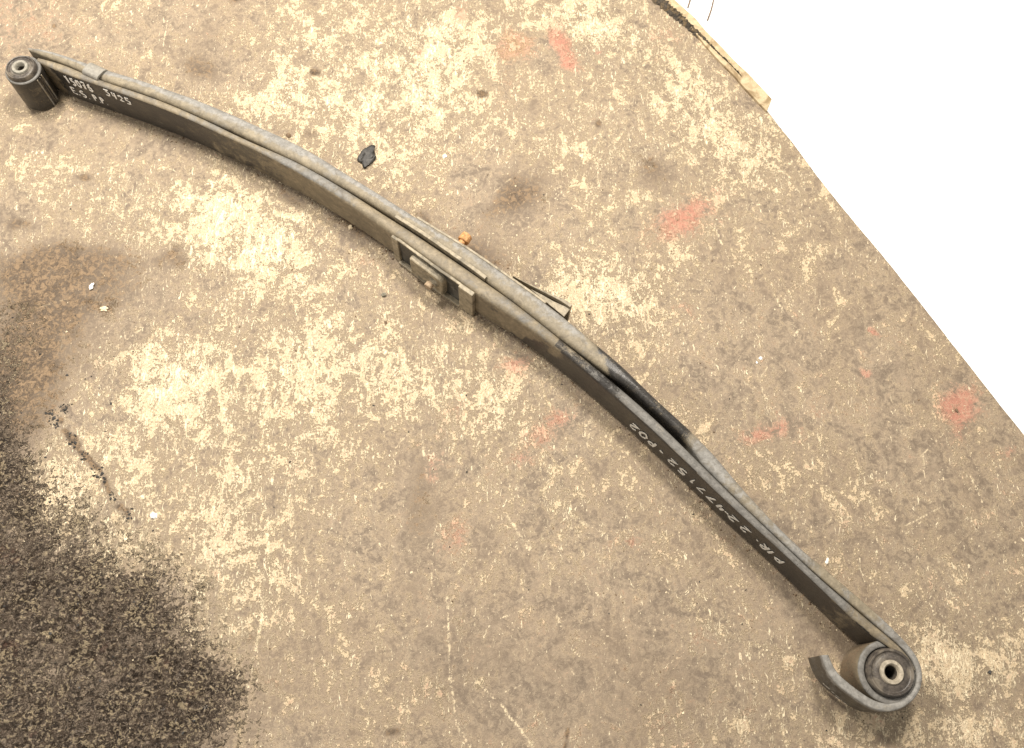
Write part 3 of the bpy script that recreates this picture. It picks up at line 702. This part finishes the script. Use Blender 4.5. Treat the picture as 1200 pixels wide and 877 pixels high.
def lettering(name, items, mat, wid, slant=0.0, flip=False, rise=.0009):
    """items: (glyph, px0, px1, z0, z1)"""
    V = []; Fc = []
    for g, x0, x1, z0, z1 in items:
        for st in GL[g]:
            pts = []
            st = [st[0]]+[p for a, b in zip(st[:-1], st[1:]) for p in (((a[0]+b[0])/2, (a[1]+b[1])/2), b)]
            for (u, v) in st:
                u += random.uniform(-.03, .03); v += random.uniform(-.03, .03)
                if flip: u, v = 1-u, 1-v
                pts.append((x0+(x1-x0)*u+slant*(v-.5), z0+(z1-z0)*v))
            Q = np.array([face(x, z, rise) for x, z in pts])
            for i, q in enumerate(Q):
                t = Q[min(i+1, len(Q)-1)]-Q[max(i-1, 0)]; t /= np.linalg.norm(t)+1e-9
                nrm = np.array([np.interp(pts[i][0], pxF1, N1[:, 0]), np.interp(pts[i][0], pxF1, N1[:, 1]), 0]); s = np.cross(t, nrm)
                w = wid*random.uniform(.5, 1.35)*(.8 if i in (0, len(Q)-1) else 1)
                V += [tuple(q+s*w/2), tuple(q-s*w/2)]
            b = len(V)-2*len(Q)
            for i in range(len(Q)-1): Fc.append((b+2*i, b+2*i+1, b+2*i+3, b+2*i+2))
    n0 = len(V)
    me = part(name, V, Fc, mat, parent=main, smooth=False)
    md = me.modifiers.new('thick', 'SOLIDIFY'); md.thickness = .0003; md.offset = 0
    return me
def row(s, x0, x1, z0, z1, dz=0.0, gap=.22):
    n = len(s); w = (x1-x0)/n; out = []
    for i, c in enumerate(s):
        if c == ' ': continue
        out.append((c, x0+i*w, x0+(i+1-gap)*w, z0+dz*i+random.uniform(-.0008, .0008), z1+dz*i+random.uniform(-.0008, .0008)))
    return out
lettering('painted_number', row('15076', 71.5, 104.5, .0455, .0620), PAINTW, .0034)
lettering('painted_letters', [('E', 70.5, 77, .020, .0345), ('.', 77.5, 80.5, .020, .030), ('S', 81.5, 88, .0195, .0345), ('.', 89, 92, .0195, .028)], PAINTW, .0031)
lettering('painted_letters', [('P', 97, 102, .0205, .0355), ('.', 102.5, 105, .0205, .03), ('P', 105.5, 110.5, .020, .035), ('.', 111.5, 114, .020, .028)], PAINTW, .0030)
lettering('painted_number', [('3', 119, 125.5, .0500, .0645), ('4', 127, 133, .0485, .0620), ('2', 134.5, 141, .0480, .0605), ('5', 142.5, 149, .0465, .0610)], PAINTW, .0028)
rt = [('P', 911), ('I', 901), ('R', 894), ('dot', 885.5), ('2', 871), ('2', 857), ('-', 849.5), ('4', 843), ('seven', 833), ('seven', 821), ('1', 810), ('5', 798), ('2', 786), ('-', 773), ('P', 762), ('0', 752), ('2', 741)]
items = []
for g, x in rt:
    xf = x+7.5+3*(x-740)/176; zc = .031+.009*(x-740)/176; hh = .0088; w = 4.6 if g not in ('I', '1', 'dot', '-') else 3
    items.append((g, xf-w, xf+w, zc-hh, zc+hh))
lettering('painted_number', items, PAINTG, .0037, slant=2.2, flip=True)

def wrap_scratch():
    px_, py_ = to_px(np.c_[B2, np.full(len(B2), ZT)]); V = []; Fc = []; rr = random.Random(3)
    for (x0, x1, z) in ((976, 986, .034), (988, 992, .030), (993, 999, .027), (1001, 1004, .024), (1006, 1009, .021), (996, 1003, .020)):
        idx = [i for i in range(len(B2)) if i > len(B2)*.8 and x0 <= px_[i] <= x1 and py_[i] > 790]
        b = len(V)
        for i in idx:
            q = B2[i]-np.array(cR); q = B2[i]+q/np.linalg.norm(q)*.0007; w = rr.uniform(.0008, .0016)
            V += [(q[0], q[1], z-w), (q[0], q[1], z+w)]
        for k in range(len(idx)-1): Fc.append((b+2*k, b+2*k+1, b+2*k+3, b+2*k+2))
    part('paint_scratch', V, Fc, PAINTG, parent=second, smooth=False)
wrap_scratch()

# ---------------------------------------------------------------- things round the spring
def chunk(name, c, r, mat, label, cat, squash=.6, seed=0, group=None, sx=1., rot=0., sub=2):
    bm = bmesh.new(); bmesh.ops.create_icosphere(bm, subdivisions=sub, radius=1); rr = random.Random(seed)
    off = Vector((rr.random()*50, rr.random()*50, 0)); ca, sa = math.cos(rot), math.sin(rot)
    for v in bm.verts:
        k = .72+.55*mnoise.noise(v.co*1.3+off)+.15*mnoise.noise(v.co*3.7+off)
        p = v.co*k; x, y = p.x*sx, p.y; v.co = Vector((x*ca-y*sa, x*sa+y*ca, max(p.z*squash, -.25)+.25))*r
    me = bpy.data.meshes.new(name); bm.to_mesh(me); bm.free(); me.polygons.foreach_set('use_smooth', [len(me.polygons) > 100]*len(me.polygons))
    o = link(name, me, mat, label=label, cat=cat, group=group); o.location = (c[0], c[1], -.0012); return o
SCRAP = simple('black_rubber_scrap', (.022, .021, .020), (.06, .056, .05), .6, sc=200)
CHIPW = simple('white_chip', (.80, .78, .72), (.93, .92, .88), .6, sc=200)
STONE = simple('grey_pebble', (.13, .12, .09), (.24, .22, .17), .8, sc=260)
BROWN = simple('brown_crumb', (.12, .08, .05), (.22, .15, .09), .9, sc=260)
CREAMC = simple('cream_crumb', (.52, .42, .28), (.80, .68, .48), .9, sc=260)
chunk('rubber_scrap', at((429.5, 185)), .0135, SCRAP, 'long lumpy black rubber scrap on the floor beyond the spring', 'scrap', .10, 8, sx=1.9, rot=1.25, sub=3)
chunk('pebble', at((449.5, 345.5)), .0045, STONE, 'small round dark pebble on pale dust below the clamp', 'pebble', .8, 5)
chunk('paper_chip', at((107.5, 336)), .0078, CHIPW, 'white chip lying on the dark brown stain at left', 'chip', .35, 4, sx=.5, rot=-.3)
chunk('crumb', at((122, 362)), .0055, CREAMC, 'pale tan crumb on the dark brown stain at left', 'crumb', .4, 9, sx=1.5)
chunk('paper_chip', at((969, 658)), .0058, CHIPW, 'narrow white chip close to the upper side of the spring', 'chip', .35, 6, sx=.45, rot=-.35)
chunk('pebble', at((452.0, 378)), .004, BROWN, 'brown pebble on pale dust left of the clamp bolt', 'pebble', .6, 12, sx=.7)
chunk('paper_chip', at((891.5, 420)), .0036, CHIPW, 'larger of two tiny white chips right of the spring', 'chip', .4, 13)
chunk('paper_chip', at((887, 425)), .0024, CHIPW, 'smaller of two tiny white chips right of the spring', 'chip', .4, 14)
chunk('crumb', at((180, 604)), .0062, CHIPW, 'off white crumb at the upper edge of the rough dark crust', 'crumb', .5, 15)
chunk('crumb', at((521, 183)), .0045, CHIPW, 'white lump set as a bright glint in the middle of the floor beyond the spring', 'crumb', .5, 16)  # white lump modelled in place of a small specular glint
chunk('crumb', at((411, 267)), .0048, CREAMC, 'cream crumb on the dirty patch against the lower side of the spring', 'crumb', .6, 17)
chunk('crumb', at((338, 159)), .0050, BROWN, 'brown crumb touching the upper side of the spring', 'crumb', .6, 18)
chunk('crumb', at((1121, 481)), .0035, BROWN, 'tiny dark crumb on the salmon red patch at right', 'crumb', .6, 19)
chunk('pebble', at((1160, 788)), .0035, SCRAP, 'tiny black pebble at far right below the spring eye', 'pebble', .6, 20)

# loose grit: hundreds of crumbs nobody could count, by colour
def grit(name, mat, n, seed, regions, rmin, rmax):
    rr = random.Random(seed); V = []; Fc = []
    ico = [(-.5, -.3, 0), (.6, -.4, 0), (.1, .6, 0), (.05, 0, .6), (-.1, -.6, .25), (.5, .3, .3)]
    fc = [(0, 4, 3), (4, 1, 3), (1, 5, 3), (5, 2, 3), (2, 0, 3), (0, 1, 4), (1, 2, 5), (0, 2, 1)]
    for _ in range(n):
        x, y, sx, sy = rr.choice(regions); p = at((rr.gauss(x, sx), rr.gauss(y, sy)))
        if p[0] > np.interp(p[1], EY, EX)-.01: continue
        r = rmin+(rmax-rmin)*rr.random()**3; a = rr.random()*6.28; ca, sa = math.cos(a), math.sin(a); q = rr.uniform(.5, 1.5); b = len(V)
        for (u, v, w) in ico:
            u *= q*rr.uniform(.7, 1.3); v *= rr.uniform(.7, 1.3); V.append((p[0]+(u*ca-v*sa)*r, p[1]+(u*sa+v*ca)*r, w*r*.8-.0012))
        Fc += [tuple(b+i for i in f) for f in fc]
    return link(name, mesh_from(name, V, Fc, False), mat, kind='stuff', label='fine '+name.replace('_', ' ')+(' gathered along the spring' if 'dirt' in name else ' in a broken line beside the dark crust' if 'lumps' in name else ' scattered over the whole floor'), cat='grit')
ALL = [(600, 438, 400, 300), (300, 300, 150, 100), (700, 320, 150, 100), (500, 120, 150, 70), (900, 640, 150, 90)]
grit('cream_grit', CREAMC, 2600, 1, ALL, .0007, .0026)
grit('brown_grit', BROWN, 900, 2, ALL+[(420, 290, 60, 20), (120, 380, 90, 60)], .0007, .0026)
grit('black_grit', SCRAP, 500, 3, [(130, 760, 90, 70), (60, 480, 60, 80), (600, 430, 400, 300)], .0008, .0030)

def along(curve, lo, hi, k, spread):
    px_, py_ = to_px(np.c_[curve, np.zeros(len(curve))]); sel = [i for i in range(len(curve)) if lo < px_[i] < hi]
    return [(px_[i], py_[i], spread, spread) for i in sel[::k]]
SIDE = along(F1, 90, 1000, 6, 4)+along(B2[:1040], 60, 1040, 14, 4)
grit('brown_dirt_crumbs', BROWN, 1500, 5, SIDE, .0007, .0034)
grit('black_grime_lumps', SCRAP, 110, 9, [(x, y, 3.5, 3.5) for x, y in ((56, 482), (62, 490), (67, 497), (79, 512), (85, 522), (97, 536), (112, 553), (118, 562), (74, 478), (132, 582), (150, 604))], .0015, .0050)
grit('cream_dirt_crumbs', CREAMC, 700, 6, SIDE, .0007, .0026)

# wooden batten along the gap at the broken floor edge, top right
def poly_prism(name, px_top, z, h, mat, label, cat):
    P = [at(p, z) for p in px_top]; k = len(P)
    V = [tuple(p) for p in P]+[(p[0], p[1], z-h) for p in P]
    Fc = [tuple(range(k)), tuple(range(k, 2*k))[::-1]]+[(i, (i+1) % k, k+(i+1) % k, k+i) for i in range(k)]
    o = link(name, mesh_from(name, V, Fc, False), mat, label=label, cat=cat)
    md = o.modifiers.new('bevel', 'BEVEL'); md.width = .0012; md.segments = 2
    return o
poly_prism('batten', [(742, -38), (760, -38), (787, -4), (800, 8), (815, 21), (828, 37), (846, 55), (862, 72), (877, 86), (893, 103), (905, 116), (899, 130), (888, 119), (872, 102), (862, 90), (850, 78), (840, 68), (826, 52), (808, 30), (792, 14), (778, -2)], .004, .030, WOOD,
           'tan wooden batten along the broken floor edge beside the dark gap', 'batten')
def gap_strip():  # rough black strip along the gap beside the batten
    pts = [(757, -14), (768, -2), (782, 11), (797, 23), (812, 37), (826, 50), (842, 66), (856, 79), (868, 92)]
    V = []; Fc = []
    C = resample([at(p)[:2] for p in pts], 90); Nn = normals(C); rr = random.Random(4)
    for i in range(90):
        t = i/89; w = (.0095*(1-sm(t, .0, .95))+.0012)*rr.uniform(.6, 1.3); n_ = Nn[i] if Nn[i][0] > 0 else -Nn[i]
        for (o, z) in ((-w*.75, -.0008), (-w*.3, .003*rr.random()+.001), (w*.4, .004*rr.random()+.0045), (w*.9, .0046)): V.append((*(C[i]+n_*o), z))
    for i in range(89):
        for j in range(3): a = i*4+j; Fc.append((a, a+1, a+5, a+4))
    o = link('gap_strip', mesh_from('gap_strip', V, Fc, False), simple('gap_black', (.018, .015, .012), (.075, .058, .038), .9, sc=300, third=(.14, .10, .055)), label='rough black strip along the gap beside the wooden batten', cat='dirt', kind='stuff')
gap_strip()
WIRE = simple('dark_wire', (.10, .07, .05), (.2, .14, .10), .6)
def wire(pts, label, r=.0013):
    P = smooth(resample([at(p, -.026) for p in pts], 24), 2); V = []; Fc = []; k = 6
    for i in range(24):
        t = P[min(i+1, 23)]-P[max(i-1, 0)]; t /= np.linalg.norm(t); s = np.cross(t, (0, 0, 1)); s /= np.linalg.norm(s); u = np.cross(s, t)
        for j in range(k): a = 6.283*j/k; V.append(tuple(P[i]+(s*math.cos(a)+u*math.sin(a))*r))
    for i in range(23):
        for j in range(k): Fc.append((i*k+j, i*k+(j+1) % k, (i+1)*k+(j+1) % k, (i+1)*k+j))
    Fc += [tuple(range(k)), tuple(range(23*k, 24*k))]
    link('wire', mesh_from('wire', V, Fc), WIRE, label=label, cat='wire')
wire([(813, -20), (810, -4), (806, 9)], 'short dark wire on the white backdrop closest to the batten')
wire([(841, -20), (837, -4), (834, 10), (829, 24)], 'longer bent dark wire on the white backdrop at the top edge')
